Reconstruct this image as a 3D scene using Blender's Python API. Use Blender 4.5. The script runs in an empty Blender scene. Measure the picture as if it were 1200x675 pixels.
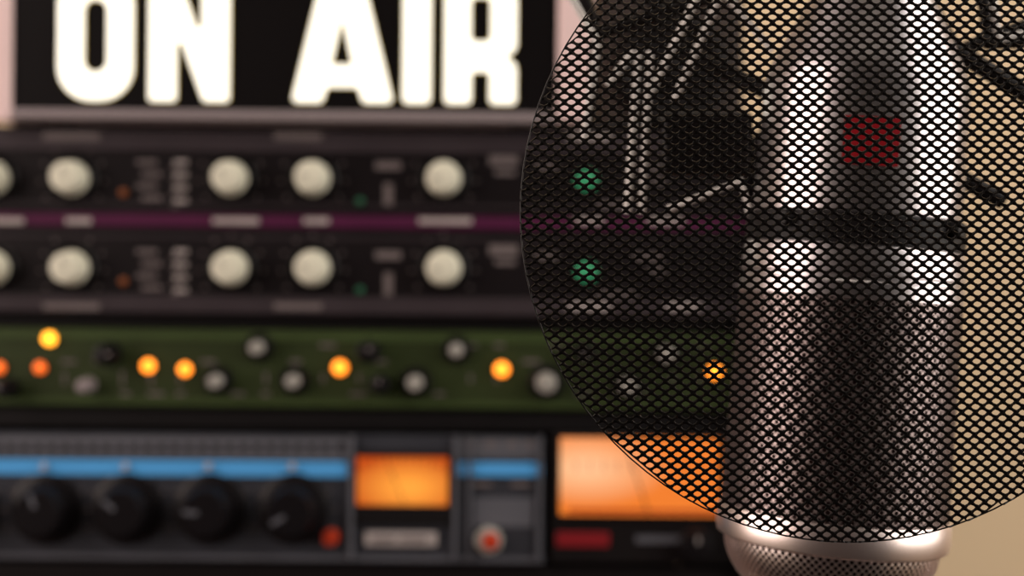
import bpy, bmesh, math, random
from mathutils import Vector, Matrix
random.seed(4)
F=1200*50/36.0
ROLL=math.radians(0.5)
D=0.68; S=F/D            # rack face distance, px per metre there
def P(px,py,d=D):
    u=(px-600)/F*d; v=(337.5-py)/F*d
    c,s=math.cos(ROLL),math.sin(ROLL)
    return Vector((u*c-v*s,d,u*s+v*c))
scene=bpy.context.scene
scene.view_settings.view_transform='Standard'
COL=scene.collection
# ---------------------------------------------------------------- materials
def mat(name,col,rough=0.5,metal=0.0,emit=None,es=0.0,noise=0.0,nscale=40,bump=0.0,coat=0.0,spec=0.2):
    m=bpy.data.materials.new(name); m.use_nodes=True
    nt=m.node_tree; b=nt.nodes['Principled BSDF']
    b.inputs['Base Color'].default_value=(*col,1)
    b.inputs['Roughness'].default_value=rough
    b.inputs['Metallic'].default_value=metal
    b.inputs['Coat Weight'].default_value=coat
    b.inputs['Specular IOR Level'].default_value=spec
    if emit:
        b.inputs['Emission Color'].default_value=(*emit,1); b.inputs['Emission Strength'].default_value=es
    tc=nt.nodes.new('ShaderNodeTexCoord')
    n=nt.nodes.new('ShaderNodeTexNoise'); n.inputs['Scale'].default_value=nscale; n.inputs['Detail'].default_value=4
    nt.links.new(tc.outputs['Object'],n.inputs['Vector'])
    if noise>0:
        r=nt.nodes.new('ShaderNodeMixRGB'); r.blend_type='MIX'
        r.inputs[1].default_value=(*[c*(1-noise) for c in col],1)
        r.inputs[2].default_value=(*[min(1,c*(1+noise)) for c in col],1)
        nt.links.new(n.outputs['Fac'],r.inputs[0]); nt.links.new(r.outputs[0],b.inputs['Base Color'])
    if bump>0:
        bp=nt.nodes.new('ShaderNodeBump'); bp.inputs['Strength'].default_value=bump; bp.inputs['Distance'].default_value=0.002
        nt.links.new(n.outputs['Fac'],bp.inputs['Height']); nt.links.new(bp.outputs[0],b.inputs['Normal'])
    return m
M={}
M['wall']=mat('wall_paint',(0.78,0.61,0.40),0.9,noise=0.06,nscale=6,bump=0.1)
M['floor']=mat('carpet',(0.07,0.055,0.05),0.95,noise=0.3,nscale=200,bump=0.5)
M['desk']=mat('desk_wood',(0.10,0.05,0.03),0.4,noise=0.3,nscale=14)
M['black']=mat('black_powder_coat',(0.006,0.0045,0.005),0.5,noise=0.2)
M['cab']=mat('cabinet_black',(0.004,0.003,0.0035),0.6,noise=0.2)
M['spk']=mat('speaker_wood',(0.055,0.042,0.038),0.6,noise=0.3,nscale=25)
M['face']=mat('preamp_black_face',(0.0065,0.0045,0.0055),0.45,noise=0.2)
M['greystrip']=mat('brushed_grey_strip',(0.042,0.033,0.038),0.45,0.1,noise=0.2)
M['purple']=mat('purple_strip',(0.070,0.009,0.042),0.5,noise=0.15)
M['ink']=mat('white_silkscreen',(0.38,0.34,0.33),0.6,noise=0.1)
M['inkdim']=mat('grey_silkscreen',(0.15,0.125,0.125),0.6,noise=0.1)
M['knob']=mat('ivory_knob',(0.70,0.69,0.56),0.35,noise=0.04)
M['gknob']=mat('grey_knob',(0.32,0.31,0.28),0.35,noise=0.06)
M['bknob']=mat('black_knob',(0.006,0.005,0.006),0.35)
M['green']=mat('green_face',(0.026,0.038,0.012),0.5,noise=0.45,nscale=30)
M['green2']=mat('green_strip',(0.042,0.065,0.020),0.5,noise=0.25,nscale=30)
M['slate']=mat('slate_face',(0.034,0.036,0.045),0.5,noise=0.15)
M['slate2']=mat('slate_light',(0.095,0.098,0.115),0.5,noise=0.15)
M['blue']=mat('blue_stripe',(0.08,0.36,0.76),0.5,noise=0.05)
M['red']=mat('red_plastic',(0.42,0.04,0.015),0.35,noise=0.05)
M['reddim']=mat('red_label',(0.20,0.01,0.015),0.5,noise=0.05)
M['led']=mat('amber_led',(0.8,0.3,0.05),0.3,emit=(1.0,0.25,0.015),es=3.2)
M['ledy']=mat('yellow_led',(0.8,0.4,0.05),0.3,emit=(1.0,0.36,0.02),es=3.8)
M['ledr']=mat('red_orange_led',(0.8,0.2,0.05),0.3,emit=(1.0,0.14,0.01),es=1.2)
M['leddim']=mat('dim_led',(0.2,0.06,0.02),0.3,emit=(1.0,0.25,0.05),es=0.03)
M['ledg']=mat('green_led',(0.03,0.22,0.10),0.3,emit=(0.08,0.8,0.35),es=0.12)
M['ledgd']=mat('green_led_dim',(0.02,0.10,0.05),0.3,emit=(0.05,0.5,0.25),es=0.03)
M['frame']=mat('sign_frame_aluminium',(0.80,0.61,0.60),0.45,0.0,noise=0.05)
M['signface']=mat('sign_face_black',(0.004,0.0032,0.0035),0.4,spec=0.15)
M['letter']=mat('lit_letter_acrylic',(1,1,0.9),0.5,emit=(1.0,0.98,0.84),es=0.98)
M['halo']=mat('letter_edge_glow',(0.4,0.3,0.1),0.5,emit=(1.0,0.70,0.14),es=0.35)  # yellow overexposure glow round the letters, put in as a weak emissive layer
M['chrome']=mat('nickel_body',(0.56,0.53,0.54),0.32,1.0,noise=0.06,nscale=80)
M['rim']=mat('satin_nickel_rim',(0.90,0.79,0.75),0.35,1.0,noise=0.04)
M['grille']=mat('grille_wire',(0.40,0.33,0.32),0.42,1.0,noise=0.1)
M['core']=mat('grille_inner_dark',(0.022,0.009,0.009),0.7)
M['badge']=mat('red_badge',(0.28,0.008,0.014),0.4,noise=0.1)
M['mesh']=mat('black_expanded_metal',(0.005,0.0045,0.0045),0.33,0.0,noise=0.2,spec=0.45)
M['cord']=mat('white_elastic',(0.75,0.73,0.70),0.6,noise=0.1,nscale=300)
M['steel']=mat('brushed_steel',(0.45,0.42,0.42),0.3,1.0)
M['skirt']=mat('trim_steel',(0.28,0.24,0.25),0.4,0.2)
def meter_mat(name,c1,c2,center,scale,es):
    m=bpy.data.materials.new(name); m.use_nodes=True; nt=m.node_tree; b=nt.nodes['Principled BSDF']
    tc=nt.nodes.new('ShaderNodeTexCoord'); mp=nt.nodes.new('ShaderNodeMapping')
    mp.inputs['Location'].default_value=(-center[0]*scale[0],0,-center[1]*scale[1])
    mp.inputs['Scale'].default_value=(scale[0],0,scale[1])
    g=nt.nodes.new('ShaderNodeTexGradient'); g.gradient_type='SPHERICAL'
    r=nt.nodes.new('ShaderNodeValToRGB'); r.color_ramp.elements[0].color=(*c1,1); r.color_ramp.elements[1].color=(*c2,1)
    r.color_ramp.elements[1].position=0.85
    nt.links.new(tc.outputs['Object'],mp.inputs['Vector']); nt.links.new(mp.outputs[0],g.inputs[0]); nt.links.new(g.outputs['Fac'],r.inputs[0])
    nt.links.new(r.outputs[0],b.inputs['Emission Color']); b.inputs['Emission Strength'].default_value=es
    b.inputs['Base Color'].default_value=(0.08,0.03,0.01,1)
    b.inputs['Specular IOR Level'].default_value=0.1
    return m
# ---------------------------------------------------------------- helpers
def empty(name,loc=(0,0,0)):
    e=bpy.data.objects.new(name,None); e.empty_display_size=0.02; e.location=loc; COL.objects.link(e); return e
def link(ob,parent):
    COL.objects.link(ob)
    if parent:
        ob.parent=parent
        bpy.context.view_layer.update()
        ob.matrix_parent_inverse=parent.matrix_world.inverted()
    return ob
def boxmesh(bm,c,s):
    r=bmesh.ops.create_cube(bm,size=1.0)
    for v in r['verts']:
        v.co=Vector((v.co.x*s[0]+c[0],v.co.y*s[1]+c[1],v.co.z*s[2]+c[2]))
def wbox(name,c,s,m,parent=None,bev=0.0):
    me=bpy.data.meshes.new(name); bm=bmesh.new(); boxmesh(bm,(0,0,0),s); bm.to_mesh(me); bm.free()
    me.materials.append(m); ob=bpy.data.objects.new(name,me); ob.location=c
    if bev>0:
        b=ob.modifiers.new('bevel','BEVEL'); b.width=bev; b.segments=3; b.limit_method='ANGLE'
    return link(ob,parent)
def rbox(name,cx,cy,w,h,front,thick,m,parent,bev=0.0004):
    """box on the rack plane: centre/size in 1/S m, front = y of front face"""
    p=P(cx,cy); return wbox(name,(p.x,front+thick/2,p.z),(w/S,thick,h/S),m,parent,bev)
def marks(name,rects,front,m,parent):
    me=bpy.data.meshes.new(name); bm=bmesh.new()
    for (cx,cy,w,h) in rects:
        p=P(cx,cy); boxmesh(bm,(p.x,front-0.0001,p.z),(w/S,0.0004,h/S))
    bm.to_mesh(me); bm.free(); me.materials.append(m)
    return link(bpy.data.objects.new(name,me),parent)
def lathe_bm(bm,prof,seg,mapf):
    rings=[]
    for (r,z) in prof:
        rings.append([bm.verts.new(mapf(r*math.cos(2*math.pi*i/seg),r*math.sin(2*math.pi*i/seg),z)) for i in range(seg)])
    for a,b in zip(rings[:-1],rings[1:]):
        for i in range(seg):
            j=(i+1)%seg; bm.faces.new((a[i],a[j],b[j],b[i]))
    bm.faces.new(rings[0]); bm.faces.new(rings[-1])
    bmesh.ops.recalc_face_normals(bm,faces=bm.faces)
def smooth(ob,ang=35):
    me=ob.data
    for p in me.polygons: p.use_smooth=True
    try: me.set_sharp_from_angle(angle=math.radians(ang))
    except Exception: pass
def knob(name,cx,cy,r,front,m,parent,length=0.012,pointer=None,skirt=False,ang=0,flutes=0):
    """knob pointing toward -Y; r in rack px"""
    R=r/S; p=P(cx,cy); me=bpy.data.meshes.new(name); bm=bmesh.new()
    prof=[(R*1.0,0),(R*1.0,0.0015),(R*0.93,0.0022),(R*0.88,length*0.85),(R*0.82,length*0.97),(R*0.7,length),(R*0.05,length)]
    if skirt: prof=[(R*1.0,0),(R*1.0,0.002),(R*0.9,0.003),(R*0.72,0.0035),(R*0.66,length*0.9),(R*0.6,length),(R*0.05,length)]
    seg=48
    def mp(x,y,z):
        k=1.0
        if flutes and z>0.003:
            k=1-0.06*(0.5+0.5*math.cos(flutes*math.atan2(y,x)))
        return Vector((x*k,-z,y*k))
    lathe_bm(bm,prof,seg,mp)
    bm.to_mesh(me); bm.free(); me.materials.append(m)
    if pointer:
        me.materials.append(pointer)
        bm=bmesh.new(); bm.from_mesh(me)
        n0=len(bm.faces)
        r2=bmesh.ops.create_cube(bm,size=1.0)
        ca,sa=math.cos(ang),math.sin(ang)
        for v in r2['verts']:
            x=v.co.x*R*0.12; z=v.co.z*R*0.4+R*0.36
            v.co=Vector((x*ca-z*sa,-length+v.co.y*0.0008,x*sa+z*ca))
        bm.faces.ensure_lookup_table()
        for f in list(bm.faces)[n0:]: f.material_index=1
        bm.to_mesh(me); bm.free()
    ob=bpy.data.objects.new(name,me); ob.location=(p.x,front,p.z); link(ob,parent); smooth(ob); return ob
def led(name,cx,cy,r,front,m,parent):
    R=r/S;p=P(cx,cy); me=bpy.data.meshes.new(name); bm=bmesh.new()
    prof=[(R,0)]+[(R*math.cos(a),R*0.9*math.sin(a)+0.0008) for a in [0,0.3,0.6,0.9,1.2,1.5]]
    lathe_bm(bm,prof,24,lambda x,y,z:Vector((x,-z,y)))
    bm.to_mesh(me); bm.free(); me.materials.append(m)
    ob=bpy.data.objects.new(name,me); ob.location=(p.x,front,p.z); link(ob,parent); smooth(ob,60)
    me2=bpy.data.meshes.new(name+'_bezel'); bm=bmesh.new()
    lathe_bm(bm,[(R*1.25,0),(R*1.25,0.0006),(R*1.02,0.0007)],24,lambda x,y,z:Vector((x,-z,y)))
    bm.to_mesh(me2); bm.free(); me2.materials.append(M['black'])
    o2=bpy.data.objects.new(name+'_bezel',me2); o2.location=(p.x,front,p.z); link(o2,parent)
def tube(name,pts,rad,m,parent,smoothc=True,cyc=False):
    cu=bpy.data.curves.new(name,'CURVE'); cu.dimensions='3D'; cu.bevel_depth=rad; cu.bevel_resolution=5; cu.use_fill_caps=True; cu.resolution_u=16
    if smoothc:
        sp=cu.splines.new('BEZIER'); sp.bezier_points.add(len(pts)-1)
        for b,p in zip(sp.bezier_points,pts): b.co=p; b.handle_left_type=b.handle_right_type='AUTO'
    else:
        sp=cu.splines.new('POLY'); sp.points.add(len(pts)-1)
        for b,p in zip(sp.points,pts): b.co=(*p,1)
    sp.use_cyclic_u=cyc
    cu.materials.append(m)
    return link(bpy.data.objects.new(name,cu),parent)
def screw(name,cx,cy,front,parent,r=6): 
    return knob(name,cx,cy,r,front,M['skirt'],parent,length=0.002)

# ---------------------------------------------------------------- room
WY=1.16
wbox('wall_back',(0,WY+0.05,0.25),(3.2,0.1,2.6),M['wall'])
wbox('wall_right',(1.55,0.1,0.25),(0.1,2.2,2.6),M['wall'])
wbox('wall_left',(-1.65,0.1,0.25),(0.1,2.2,2.6),M['wall'])
wbox('floor',(0,0.1,-1.10),(3.4,2.4,0.1),M['floor'])
wbox('baseboard_back',(0,WY-0.008,-1.0),(3.1,0.016,0.1),M['desk'])
desk=empty('desk',(0,0.8,-0.33))
wbox('desk_top',(-0.05,0.83,-0.325),(1.5,0.62,0.03),M['desk'],desk,0.004)
for i,(x,y) in enumerate([(-0.75,0.56),(0.65,0.56),(-0.75,1.10),(0.65,1.10)]):
    wbox('leg_%d'%(i+1),(x,y,-0.695),(0.05,0.05,0.71),M['desk'],desk,0.003)

# ---------------------------------------------------------------- rack cabinet
XL,XR=-300,885
rack=empty('equipment_rack',(P(300,400).x,0.8,-0.3))
ztop=P(300,157).z; zbot=-0.31
xl=P(XL,337).x; xr=P(XR,337).x
for nm,x in (('side_left',xl-0.009),('side_right',xr+0.009)):
    wbox(nm,(x,0.83,(ztop+zbot)/2),(0.016,0.32,ztop-zbot),M['cab'],rack,0.002)
wbox('top',((xl+xr)/2,0.84,ztop+0.002),(xr-xl+0.034,0.30,0.004),M['cab'],rack,0.001)
wbox('bottom',((xl+xr)/2,0.84,zbot+0.006),(xr-xl,0.30,0.012),M['cab'],rack,0.001)
wbox('back',((xl+xr)/2,0.985,(ztop+zbot)/2),(xr-xl,0.008,ztop-zbot-0.02),M['cab'],rack)
W=XR-XL; CX=(XL+XR)/2
for i in range(3):
    rbox('blank_panel_%d'%(i+1),CX,716+i*110,W-6,106,D+0.004,0.004,M['black'],rack,0.0008)
    for sx in (XL+20,XR-20): screw('panel_screw_%d_%d'%(i,sx),sx,716+i*110,D+0.004,rack)
rbox('vent_panel',CX,492,W-6,22,D+0.006,0.004,M['cab'],rack)
rbox('spacer_panel',CX,378,W-6,12,D+0.006,0.004,M['cab'],rack)

# ---------------------------------------------------------------- preamp (two mirrored channels)
pre=empty('microphone_preamp',(P(300,260).x,D+0.1,P(300,260).z))
rbox('chassis',CX,264,W-16,190,D+0.006,0.2,M['black'],pre)
rbox('front_panel',CX,262,W-6,214,D,0.006,M['face'],pre,0.0008)
rbox('top_strip',CX,166,W-6,24,D-0.0015,0.002,M['greystrip'],pre)
rbox('bottom_strip',CX,357,W-6,20,D-0.0015,0.002,M['greystrip'],pre)
rbox('purple_strip',CX,259,W-6,15,D-0.001,0.0015,M['purple'],pre)
rbox('strip_line_upper',CX,240,W-6,2.5,D-0.0006,0.001,M['greystrip'],pre,0)
rbox('strip_line_lower',CX,278,W-6,2.5,D-0.0006,0.001,M['greystrip'],pre,0)
kx=[-195,-100,0,85,271,367,520]
for j,y in enumerate((209,314)):
    for i,x in enumerate(kx):
        xx=x-(8 if x==0 else 0)
        knob('gain_knob_%d_%d'%(j+1,i+1),xx,y,20.5,D-0.0001,M['knob'],pre,length=0.013,pointer=M['gknob'],ang=0.5*i-1.2)
        knob('knob_collar_%d_%d'%(j+1,i+1),xx,y,29,D+0.0003,M['bknob'],pre,length=0.0012)
r=[];rd=[]
for (x,w) in ((10,38),(93,30),(277,54),(371,30),(522,62),(690,34),(780,40)): rd.append((x,259,w,7)); 
for (x,w) in ((85,66),(350,56)): r.append((x,160,w,9)); r.append((x,359,w,8))
for (x,w) in ((690,50),(800,40)): rd.append((x,160,w,8)); rd.append((x,359,w,8))
marks('strip_lettering',r,D-0.0016,M['inkdim'],pre)
marks('purple_lettering',rd,D-0.0014,M['ink'],pre)
r=[];rl=[]
for y0 in (190,295):
    for k in range(4):
        r.append((212,y0+k*15,16,5)); rl.append((172+(k%2)*6,y0+k*14,24,5))
        rl.append((205,y0+6+k*15,8,4))
    rl+= [(455,y0+4,30,9),(455,y0+38,10,26),(590,y0-2,34,11),(592,y0+12,24,6),(640,y0+5,26,6),(760,y0+6,34,6),(770,y0+22,18,5),(722,y0+50,44,5)]
    for x in (85,271,367,520):
        for a in range(-4,5):
            t=a*0.55; rl.append((x+38*math.sin(t),y0+19-38*math.cos(t),3,3))
marks('scale_lettering',r,D,M['ink'],pre)
marks('scale_lettering_grey',rl,D,M['inkdim'],pre)
led('signal_led_1',422,236,4.5,D,M['ledgd'],pre); led('signal_led_2',422,340,4.5,D,M['ledgd'],pre)
led('dim_led_1',145,226,5,D,M['leddim'],pre); led('dim_led_2',145,330,5,D,M['leddim'],pre)
led('power_led_1',687,212,13,D,M['ledg'],pre); led('power_led_2',687,319,13,D,M['ledg'],pre)
for i,x in enumerate((XL+18,XR-18)):
    for j,y in enumerate((190,335)): screw('screw_%d_%d'%(i,j),x,y,D,pre)

# ---------------------------------------------------------------- green unit
gr=empty('equalizer_unit',(P(300,430).x,D+0.1,P(300,430).z))
rbox('chassis',CX,432,W-16,88,D+0.008,0.2,M['black'],gr)
rbox('front_panel',CX,432,W-6,92,D+0.002,0.006,M['green'],gr,0.0008)
rbox('upper_strip',CX,394,W-6,10,D+0.0012,0.001,M['green2'],gr,0)
rbox('lower_strip',CX,472,W-6,6,D+0.0012,0.001,M['green2'],gr,0)
GF=D+0.002
for i,(x,y,rr,m) in enumerate([(57,397,8,'ledy'),(46,431,7,'ledr'),(-2,431,7,'ledr'),(173,429,8,'led'),(216,433,7.5,'led'),(398,431,8.5,'led'),(588,433,8.5,'led'),(838,436,8,'led')]):
    led('amber_led_%d'%(i+1),x,y,rr,GF,M[m],gr)
for i,(x,y,rr,m) in enumerate([(303,407,9,'gknob'),(255,446,9,'gknob'),(345,446,9,'gknob'),(487,448,10,'gknob'),(535,410,9,'gknob'),(640,448,13,'gknob'),(103,451,9,'skirt'),(128,415,14,'bknob'),(432,412,14,'bknob'),(446,450,12,'bknob'),(10,455,12,'bknob'),(735,452,10,'gknob'),(780,415,10,'gknob'),(685,412,13,'bknob'),(-90,420,14,'gknob'),(-190,445,14,'gknob')]):
    if m=='gknob': knob('eq_knob_skirt_%d'%(i+1),x,y,rr+8,GF+0.0003,M['bknob'],gr,length=0.004)
    knob('eq_knob_%d'%(i+1),x,y,rr,GF,M[m],gr,length=0.012,pointer=M['ink'],skirt=False,ang=0.7*i)
rl=[]
for x in range(-60,840,34):
    rl.append((x+random.uniform(-5,5),random.choice((405,424,462)),random.uniform(8,20),3.5))
    if random.random()<0.5: rl.append((x+random.uniform(-5,5),444,3,random.uniform(8,18)))
marks('panel_lettering',rl,GF,M['inkdim'],gr)

# ---------------------------------------------------------------- compressor (blue stripe)
XC=640
co=empty('compressor_unit',(P(200,580).x,D+0.1,P(200,580).z))
cx=(XL+XC)/2; cw=XC-XL
rbox('chassis',cx,582,cw-16,142,D+0.006,0.2,M['black'],co)
rbox('front_panel',cx,583,cw-6,150,D,0.006,M['slate'],co,0.001)
rbox('upper_band',(XL+408)/2,523,408-XL,24,D-0.0012,0.0015,M['slate2'],co)
rbox('blue_stripe',(XL+408)/2,547,408-XL,18,D-0.0012,0.0015,M['blue'],co)
rbox('upper_band_right',584,526,100,22,D-0.0012,0.0015,M['slate2'],co)
rbox('blue_stripe_right',583,550,104,16,D-0.0012,0.0015,M['blue'],co)
rbox('lower_edge',cx,652,cw-6,5,D-0.001,0.001,M['slate2'],co,0)
for i,x in enumerate((-235,-140,-45,55,150,247,345)):
    knob('rotary_knob_%d'%(i+1),x,596,42,D,M['bknob'],co,length=0.016,pointer=M['slate2'],skirt=True,ang=0.6*i-1.5,flutes=12)
    knob('stripe_button_%d'%(i+1),x-2,546,4,D-0.001,M['ink'],co,length=0.003)
r=[]; 
for x in range(-290,400,16): r.append((x,524,8,8))
marks('band_slots',r,D-0.0013,M['black'],co)
r=[]
for x in (-235,-140,-45,55,150,247,345):
    for a in range(-4,5):
        t=a*0.5; r.append((x+49*math.sin(t),596-44*math.cos(t)+4,2.5,5))
marks('dial_ticks',r,D,M['inkdim'],co)
marks('band_marks_right',[(552,520,12,5),(575,520,14,5),(600,520,12,5),(620,520,10,5),(565,567,22,4),(610,567,22,4)],D-0.0013,M['inkdim'],co)
for i,(x,w) in enumerate(((412,6),(534,5),(550,4),(632,4))):
    rbox('divider_%d'%(i+1),x,583,w,146,D-0.003,0.003,M['slate2'],co)
rbox('meter_bezel',472,563,118,70,D-0.002,0.002,M['black'],co,0.0006)
mm=meter_mat('meter_glow_orange',(0.50,0.055,0.003),(1.0,0.36,0.045),(0.003,-0.003),(32,62),1.05)
rbox('meter_face',472,563,106,56,D-0.003,0.001,mm,co,0)
r=[]
for a in range(-6,7):
    t=a*0.11; r.append((472+150*math.sin(t)*0.55,575-38*math.cos(t*1.2),1.2,6 if a%2 else 9))
marks('meter_scale',r,D-0.0031,M['reddim'],co)
tube('meter_needle',[P(474,590,D-0.0038),P(455,545,D-0.0038)],0.0002,M['black'],co,False)
rbox('meter_chin',472,603,112,22,D-0.003,0.003,M['cab'],co)
rbox('label_plate',470,631,84,16,D-0.002,0.002,M['ink'],co)
marks('label_text',[(450,631,26,5),(485,631,30,5)],D-0.0022,M['inkdim'],co)
knob('red_button',388,629,10,D,M['red'],co,length=0.006)
knob('switch_collar',573,633,16,D,M['gknob'],co,length=0.004)
knob('switch_red_knob',575,632,10,D-0.004,M['red'],co,length=0.006)
rbox('switch_panel',590,600,70,34,D-0.001,0.001,M['slate2'],co,0)

# ---------------------------------------------------------------- meter unit (right)
vu=empty('level_meter_unit',(P(760,590).x,D+0.1,P(760,590).z))
rbox('chassis',763,586,226,142,D+0.006,0.2,M['black'],vu)
rbox('front_panel',763,586,236,150,D,0.006,M['black'],vu,0.001)
mm2=meter_mat('meter_glow_peach',(0.85,0.20,0.025),(1.0,0.54,0.28),(-0.026,0.004),(24,54),1.0)
rbox('meter_bezel',750,560,200,104,D-0.001,0.003,M['black'],vu,0.001)
rbox('meter_face',749,558,186,90,D-0.003,0.002,mm2,vu,0)
r=[(x,545,1.5,12) for x in range(675,840,16)]+[(755,598,178,4)]
marks('meter_scale',r,D-0.0031,M['red'],vu)
tube('meter_needle',[P(760,602,D-0.0038),P(735,525,D-0.0038)],0.0003,M['black'],vu,False)
rbox('red_label',683,632,62,17,D-0.001,0.001,M['reddim'],vu)
knob('meter_knob',815,636,20,D,M['bknob'],vu,length=0.01,pointer=M['ink'])
marks('label',[(765,632,40,8),(800,632,30,8)],D,M['slate2'],vu)

# ---------------------------------------------------------------- ON AIR sign
sg=empty('on_air_sign',tuple(P(340,20)))
SD=D-0.01
TOP=-110
def srect(name,x0,x1,y0,y1,front,thick,m,bev=0.0006): rbox(name,(x0+x1)/2,(y0+y1)/2,x1-x0,y1-y0,front,thick,m,sg,bev)
srect('housing',-6,690,TOP-20,144,SD+0.004,0.05,M['frame'],0.002)
srect('frame_left',-8,24,TOP-20,145,SD-0.002,0.008,M['frame'],0.0015)
srect('frame_right',653,692,TOP-20,145,SD-0.002,0.008,M['frame'],0.0015)
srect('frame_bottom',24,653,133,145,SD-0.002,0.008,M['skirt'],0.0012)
srect('frame_top',24,653,TOP-20,TOP,SD-0.002,0.008,M['frame'],0.0015)
srect('face',24,653,TOP,133,SD,0.006,M['signface'],0)
for i,x in enumerate((60,620)):
    p=P(340,146)
    wbox('foot_%d'%(i+1),(P(x,100).x,SD+0.035,p.z),(0.018,0.03,0.0012),M['black'],sg)
def fillet(pts,rs):
    out=[];n=len(pts)
    for i in range(n):
        p=Vector(pts[i]);a=Vector(pts[i-1]);b=Vector(pts[(i+1)%n])
        r=rs[i] if isinstance(rs,(list,tuple)) else rs
        d1=(a-p);d2=(b-p);l1=d1.length;l2=d2.length;d1.normalize();d2.normalize()
        ang=d1.angle(d2); t=min(r/math.tan(ang/2),l1*0.499,l2*0.499); rr=t*math.tan(ang/2)
        s=p+d1*t;e=p+d2*t
        bis=(d1+d2)
        if bis.length<1e-6: out.append(p); continue
        bis.normalize(); c=p+bis*(rr/math.sin(ang/2))
        a0=math.atan2(s.y-c.y,s.x-c.x);a1=math.atan2(e.y-c.y,e.x-c.x)
        da=(a1-a0+math.pi)%(2*math.pi)-math.pi
        for k in range(9):
            aa=a0+da*k/8; out.append(Vector((c.x+rr*math.cos(aa),c.y+rr*math.sin(aa))))
    return out
T=-26;B=123
def rect(x0,y0,x1,y1): return [(x0,y0),(x1,y0),(x1,y1),(x0,y1)]
LET={'letter_o':[(rect(77,T,163,B),38),(rect(106,T+32,134,B-32),14)],
 'letter_n':[([(182,B),(182,T),(212,T),(243,58),(243,T),(274,T),(274,B),(245,B),(213,36),(213,B)],4)],
 'letter_a':[([(347,B),(382,T),(426,T),(463,B),(429,B),(423,105),(387,105),(381,B)],5),([(404,22),(391,80),(417,80)],2)],
 'letter_i':[(rect(475,T,506,B),5)],
 'letter_r':[([(523,B),(523,T),(605,T),(605,60),(592,69),(605,78),(605,B),(575,B),(575,86),(553,86),(553,B)],[5,6,30,12,3,12,5,5,5,5,5]),(rect(552,0,576,52),7)]}
ref=P(340,50)
for nm,loops in LET.items():
    for kind,off,dy,m in (('',0,-0.0012,'letter'),('_edge_glow',0.0004,-0.0004,'halo')):
        cu=bpy.data.curves.new(nm+kind,'CURVE'); cu.dimensions='2D'; cu.fill_mode='BOTH'; cu.extrude=0.0004
        cu.offset=off
        for pts,rs in loops:
            q=fillet(pts,rs); sp=cu.splines.new('POLY'); sp.points.add(len(q)-1)
            for b,p in zip(sp.points,q): b.co=((p.x-340)/S,(50-p.y)/S,0,1)
            sp.use_cyclic_u=True
        cu.materials.append(M[m])
        ob=bpy.data.objects.new(nm+kind,cu); ob.rotation_euler=(math.pi/2,0,0); ob.location=(ref.x,SD+dy,ref.z); link(ob,sg)

# ---------------------------------------------------------------- small monitor beside the sign
sp=empty('monitor_speaker',tuple(P(790,60)))
rbox('cabinet',793,24,176,252,D+0.02,0.2,M['spk'],sp,0.004)
def sring(name,cx,cy,prof,m):
    p=P(cx,cy);me=bpy.data.meshes.new(name);bm=bmesh.new()
    lathe_bm(bm,prof,48,lambda x,y,z:Vector((x,-z,y)));bm.to_mesh(me);bm.free();me.materials.append(m)
    ob=bpy.data.objects.new(name,me);ob.location=(p.x,D+0.02,p.z);link(ob,sp);smooth(ob)
sring('woofer',793,74,[(0.028,0),(0.028,0.003),(0.024,0.004),(0.021,0.001),(0.010,0.0004),(0.009,0.003),(0.001,0.005)],M['black'])
sring('tweeter',793,-44,[(0.018,0),(0.018,0.002),(0.010,0.001),(0.008,0.003),(0.001,0.005)],M['black'])

# ---------------------------------------------------------------- perforated / expanded metal generator
def expanded(name,L,Sv,u0,u1,v0,v1,mapf,m,parent,inside=None,clampf=None,hole=(0.64,0.66),tilt=0.0,thick=0.0004):
    bm=bmesh.new(); j0=int(math.floor(v0/(Sv/2))); j1=int(math.ceil(v1/(Sv/2)))
    dirs=[(1,0),(.5,.5),(0,1),(-.5,.5),(-1,0),(-.5,-.5),(0,-1),(.5,-.5)]
    cache={}
    def V(u,v,d):
        if clampf: u,v=clampf(u,v)
        k=(round(u,6),round(v,6),round(d,6))
        if k not in cache: cache[k]=bm.verts.new(mapf(u,v,d))
        return cache[k]
    for j in range(j0,j1+1):
        v=j*Sv/2; off=(j%2)*L/2
        i0=int(math.floor((u0-off)/L)); i1=int(math.ceil((u1-off)/L))
        for i in range(i0,i1+1):
            u=i*L+off
            if inside and not inside(u,v): continue
            if not inside and (u<u0-1e-7 or u>=u1-1e-6 or v<v0 or v>v1): continue
            o=[V(u+a*L/2,v+b*Sv/2,0) for a,b in dirs]
            inn=[]
            for a,b in dirs:
                k=1.28 if abs(a)==.5 else 1.0
                inn.append(V(u+a*k*hole[0]*L/2,v+b*k*hole[1]*Sv/2,tilt*b))
            for q in range(8):
                w=(q+1)%8; f=[o[q],o[w],inn[w],inn[q]]
                if len(set(f))==4:
                    try: bm.faces.new(f)
                    except ValueError: pass
    bmesh.ops.remove_doubles(bm,verts=bm.verts,dist=1e-6)
    bmesh.ops.recalc_face_normals(bm,faces=bm.faces)
    me=bpy.data.meshes.new(name); bm.to_mesh(me); bm.free(); me.materials.append(m)
    ob=bpy.data.objects.new(name,me)
    s=ob.modifiers.new('solid','SOLIDIFY'); s.thickness=thick; s.offset=0
    return link(ob,parent)

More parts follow.
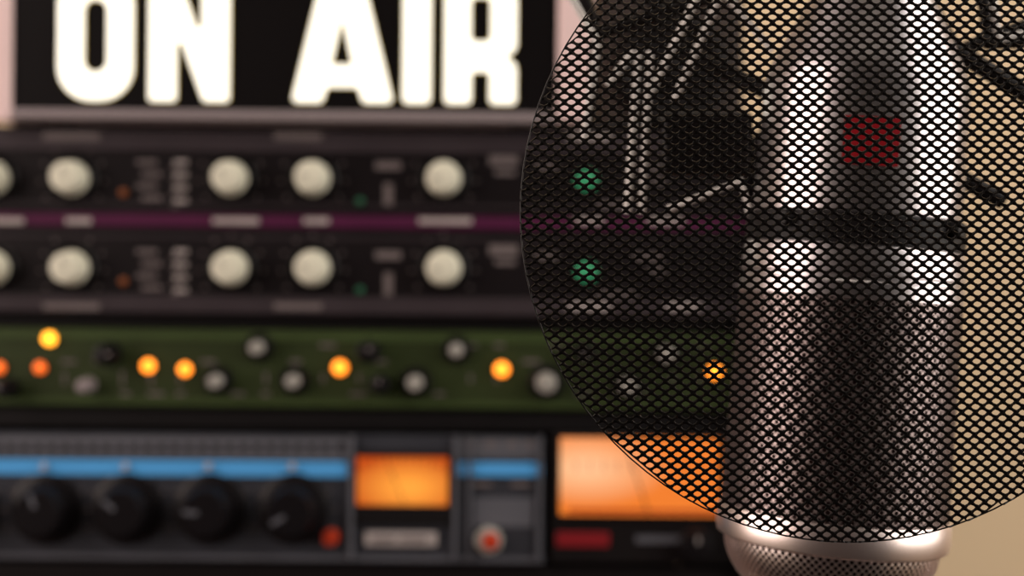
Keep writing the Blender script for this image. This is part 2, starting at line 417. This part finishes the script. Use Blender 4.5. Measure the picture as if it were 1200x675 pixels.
# ---------------------------------------------------------------- pop filter
PD=0.32; PS=F/PD
pc=P(1001,248,PD); R=391/PS
pf=empty('pop_filter',tuple(pc))
def bowl(u,v,d):
    r2=(u*u+v*v)/(R*R)
    return Vector((pc.x+u,PD+0.004*r2*r2+d,pc.z+v))
def clampd(u,v):
    r=math.hypot(u,v)
    if r>R: return u*R/r,v*R/r
    return u,v
ld=16.2/PS; sd=13.4/PS
expanded('mesh_screen',ld,sd,-R,R,-R,R,bowl,M['mesh'],pf,inside=lambda u,v:math.hypot(u,v)<R*0.998,clampf=clampd,hole=(0.65,0.55),tilt=0.00042,thick=0.0003)
tube('rim',[Vector((pc.x+R*math.cos(a),PD+0.004,pc.z+R*math.sin(a))) for a in [2*math.pi*i/96 for i in range(96)]],0.00018,M['mesh'],pf,False,True)
wbox('clamp',(pc.x,PD+0.006,pc.z+R+0.004),(0.016,0.010,0.014),M['black'],pf,0.002)
g=[Vector((pc.x,PD+0.008,pc.z+R+0.008)),Vector((pc.x,PD-0.0,pc.z+R+0.05)),Vector((pc.x+0.02,PD+0.03,pc.z+R+0.12)),Vector((0.135,0.42,0.285))]
tube('gooseneck',g,0.0035,M['black'],pf)

# ---------------------------------------------------------------- microphone
MD=0.392
mo=P(996,345,MD)
mic=bpy.data.objects.new('studio_microphone',None); COL.objects.link(mic)
mic.location=mo; mic.rotation_euler=(0,math.radians(4.0),0)
bpy.context.view_layer.update()
def mlathe(name,prof,m,seg=96,ang=30):
    me=bpy.data.meshes.new(name);bm=bmesh.new();lathe_bm(bm,prof,seg,lambda x,y,z:Vector((x,y,z)));bm.to_mesh(me);bm.free();me.materials.append(m)
    ob=bpy.data.objects.new(name,me);COL.objects.link(ob);ob.parent=mic;smooth(ob,ang);return ob
k=0.001
mlathe('body',[(0.0279,21*k),(0.0281,22*k),(0.0279,55*k),(0.0275,58*k),(0.0262,62*k),(0.0155,84*k),(0.0148,88*k),(0.0148,104*k),(0.0142,105*k)],M['chrome'])
mlathe('connector_sleeve',[(0.0110,103*k),(0.0110,122*k),(0.0085,124*k),(0.0060,134*k)],M['black'])
mlathe('clamp_band',[(0.0286,12.6*k),(0.0296,13*k),(0.0296,20.6*k),(0.0286,21.2*k)],M['black'])
mlathe('collar',[(0.0296,-1.5*k),(0.0302,-1*k),(0.0302,3*k),(0.0296,3.6*k),(0.0296,4.6*k),(0.0302,5.2*k),(0.0298,11*k),(0.0290,12.8*k)],M['chrome'])
mlathe('grille_rim',[(0.0300,-68*k),(0.0312,-67.3*k),(0.0316,-65.5*k),(0.0316,-61*k),(0.0310,-59.5*k),(0.0300,-59*k)],M['rim'])
mlathe('grille_core',[(0.0284,-1*k),(0.0286,-62*k),(0.0270,-68*k),(0.024,-77*k),(0.010,-81*k)],M['core'])
def cyl(r0,r1,z0,z1):
    def f(u,v,d):
        t=(v-z0)/(z1-z0); r=r0+(r1-r0)*t+d
        a=u/0.0300; return Vector((r*math.sin(a),-r*math.cos(a),v))
    return f
circ=2*math.pi*0.0300; n=92; Lg=circ/n
ob=expanded('grille_mesh',Lg,Lg*1.1,0,circ,-60*k,-1*k,cyl(0.0306,0.0298,-61*k,0),M['grille'],None,hole=(0.70,0.70),thick=0.0004)
ob.parent=mic
def domef(u,v,d):
    t=max(0,min(1,(-67*k-v)/(0.0165))); r=0.0290-0.0075*t**2.2
    a=u/0.0300; z=-67*k-0.0148*t
    return Vector((r*math.sin(a),-r*math.cos(a),z))
ob=expanded('grille_end_mesh',Lg,Lg*1.1,0,circ,-83.5*k,-67*k,domef,M['rim'],None,hole=(0.66,0.66),thick=0.0004); ob.parent=mic
mlathe('grille_end_cap',[(0.0220,-82.5*k),(0.0220,-81.3*k),(0.02,-81.0*k)],M['rim'])
me=bpy.data.meshes.new('badge');bm=bmesh.new()
rows=[]
for zi in range(5):
    rows.append([bm.verts.new(((0.0283)*math.sin(a),-(0.0283)*math.cos(a),(33+12.5*zi/4)*k)) for a in [(-0.40+0.50*q/12) for q in range(13)]])
for a,b in zip(rows[:-1],rows[1:]):
    for i in range(12): bm.faces.new((a[i],a[i+1],b[i+1],b[i]))
bm.to_mesh(me);bm.free();me.materials.append(M['badge'])
ob=bpy.data.objects.new('badge',me);so=ob.modifiers.new('s','SOLIDIFY');so.thickness=0.0006;so.offset=1;COL.objects.link(ob);ob.parent=mic
for i,a in enumerate((-0.85,0.75,2.4,-2.4)):
    me=bpy.data.meshes.new('band_screw');bm=bmesh.new()
    lathe_bm(bm,[(0.0026,0),(0.0026,0.0022),(0.0018,0.003),(0.0004,0.003)],6,lambda x,y,z:Vector((x,-z,y)))
    bm.to_mesh(me);bm.free();me.materials.append(M['black'])
    ob=bpy.data.objects.new('band_screw_%d'%(i+1),me);ob.parent=mic;COL.objects.link(ob)
    ob.location=(0.0293*math.sin(a),-0.0293*math.cos(a),0.0185);ob.rotation_euler=(0,0,a)

# ---------------------------------------------------------------- shock mount
sm=empty('shock_mount',tuple(P(1000,60,0.40)))
def bar(name,pts,rad,m): return tube(name,pts,rad,m,sm,False)
bar('lower_arm_left',[P(885,275,0.40),P(868,212,0.40),P(782,246,0.405)],0.0011,M['cord'])
a=P(828,168,0.405)
wbox('side_plate_left',(a.x,a.y,a.z),(0.026,0.006,0.018),M['black'],sm,0.002)
bar('arm_right',[P(1118,58,0.40),P(1215,118,0.40)],0.0026,M['black'])
bar('arm_right_low',[P(1120,205,0.40),P(1176,236,0.40)],0.0024,M['black'])
bar('frame_left_outer',[P(668,-40,0.42),P(700,40,0.42),P(880,-20,0.42)],0.0025,M['black'])
bar('frame_left_inner',[P(700,40,0.42),P(690,150,0.42),P(790,145,0.41)],0.0020,M['black'])
bar('frame_cross',[P(730,-60,0.42),P(800,60,0.42),P(905,110,0.41)],0.0025,M['black'])
bar('frame_right_outer',[P(1060,-50,0.42),P(1120,60,0.42),P(1230,20,0.42)],0.0025,M['black'])
bar('frame_right_upper',[P(1150,-20,0.42),P(1160,52,0.42),P(1215,48,0.42)],0.0022,M['black'])
for i,(a,b) in enumerate([((748,60),(735,250)),((762,60),(752,250)),((700,50),(684,165)),((712,100),(742,60)),((820,-10),(762,110)),((846,-10),(790,118)),((1163,-10),(1170,46)),((1170,46),(1215,36)),((905,60),(840,-20)),((660,-20),(700,50))]):
    bar('elastic_%d'%(i+1),[P(a[0],a[1],0.408),P(b[0],b[1],0.408)],0.0011,M['cord'])
top=P(1015,-150,0.41)
for i,q in enumerate([(668,-40),(730,-60),(880,-20),(1060,-50),(1150,-20),(1230,20)]):
    bar('cradle_strut_%d'%(i+1),[P(q[0],q[1],0.42),Vector((top.x,0.42,top.z+0.02))],0.0022,M['black'])
ba=empty('boom_arm',(0.2,0.8,0.4))
tube('arm_tube',[Vector((top.x,0.42,top.z+0.01)),Vector((0.125,0.42,0.20)),Vector((0.14,0.43,0.30)),Vector((0.30,0.80,0.46)),Vector((0.34,WY-0.005,0.48))],0.008,M['black'],ba)
wbox('wall_plate',(0.34,WY-0.006,0.48),(0.08,0.012,0.12),M['black'],ba,0.003)

# ---------------------------------------------------------------- lights
def area(name,loc,tgt,sx,sy,power,col):
    l=bpy.data.lights.new(name,'AREA');l.shape='RECTANGLE';l.size=sx;l.size_y=sy;l.energy=power;l.color=col
    o=bpy.data.objects.new(name,l);o.location=loc
    o.rotation_euler=(Vector(tgt)-Vector(loc)).to_track_quat('-Z','Y').to_euler();COL.objects.link(o);return o
area('softbox_left',(-0.85,0.22,0.25),(0.1,0.42,0),0.75,1.0,9.5,(1.0,0.83,0.76))
area('softbox_right',(0.95,0.20,0.30),(0.1,0.42,0),0.95,1.0,11.5,(1.0,0.93,0.87))
area('overhead_fill',(0.2,0.3,1.3),(0.2,0.9,0),0.7,0.7,7,(1.0,0.88,0.74))  # overhead light added for exposure, no fixture in view
w=bpy.data.worlds.new('room');scene.world=w;w.use_nodes=True
w.node_tree.nodes['Background'].inputs[0].default_value=(0.25,0.17,0.15,1);w.node_tree.nodes['Background'].inputs[1].default_value=0.12
# ---------------------------------------------------------------- camera
cam=bpy.data.cameras.new('camera');cam.lens=50;cam.sensor_width=36;cam.clip_start=0.01
cam.dof.use_dof=True;cam.dof.focus_distance=0.325;cam.dof.aperture_fstop=8.6
co_=bpy.data.objects.new('camera',cam);COL.objects.link(co_)
co_.rotation_euler=(Matrix.Rotation(math.pi/2,3,'X')@Matrix.Rotation(ROLL,3,'Z')).to_euler()
scene.camera=co_
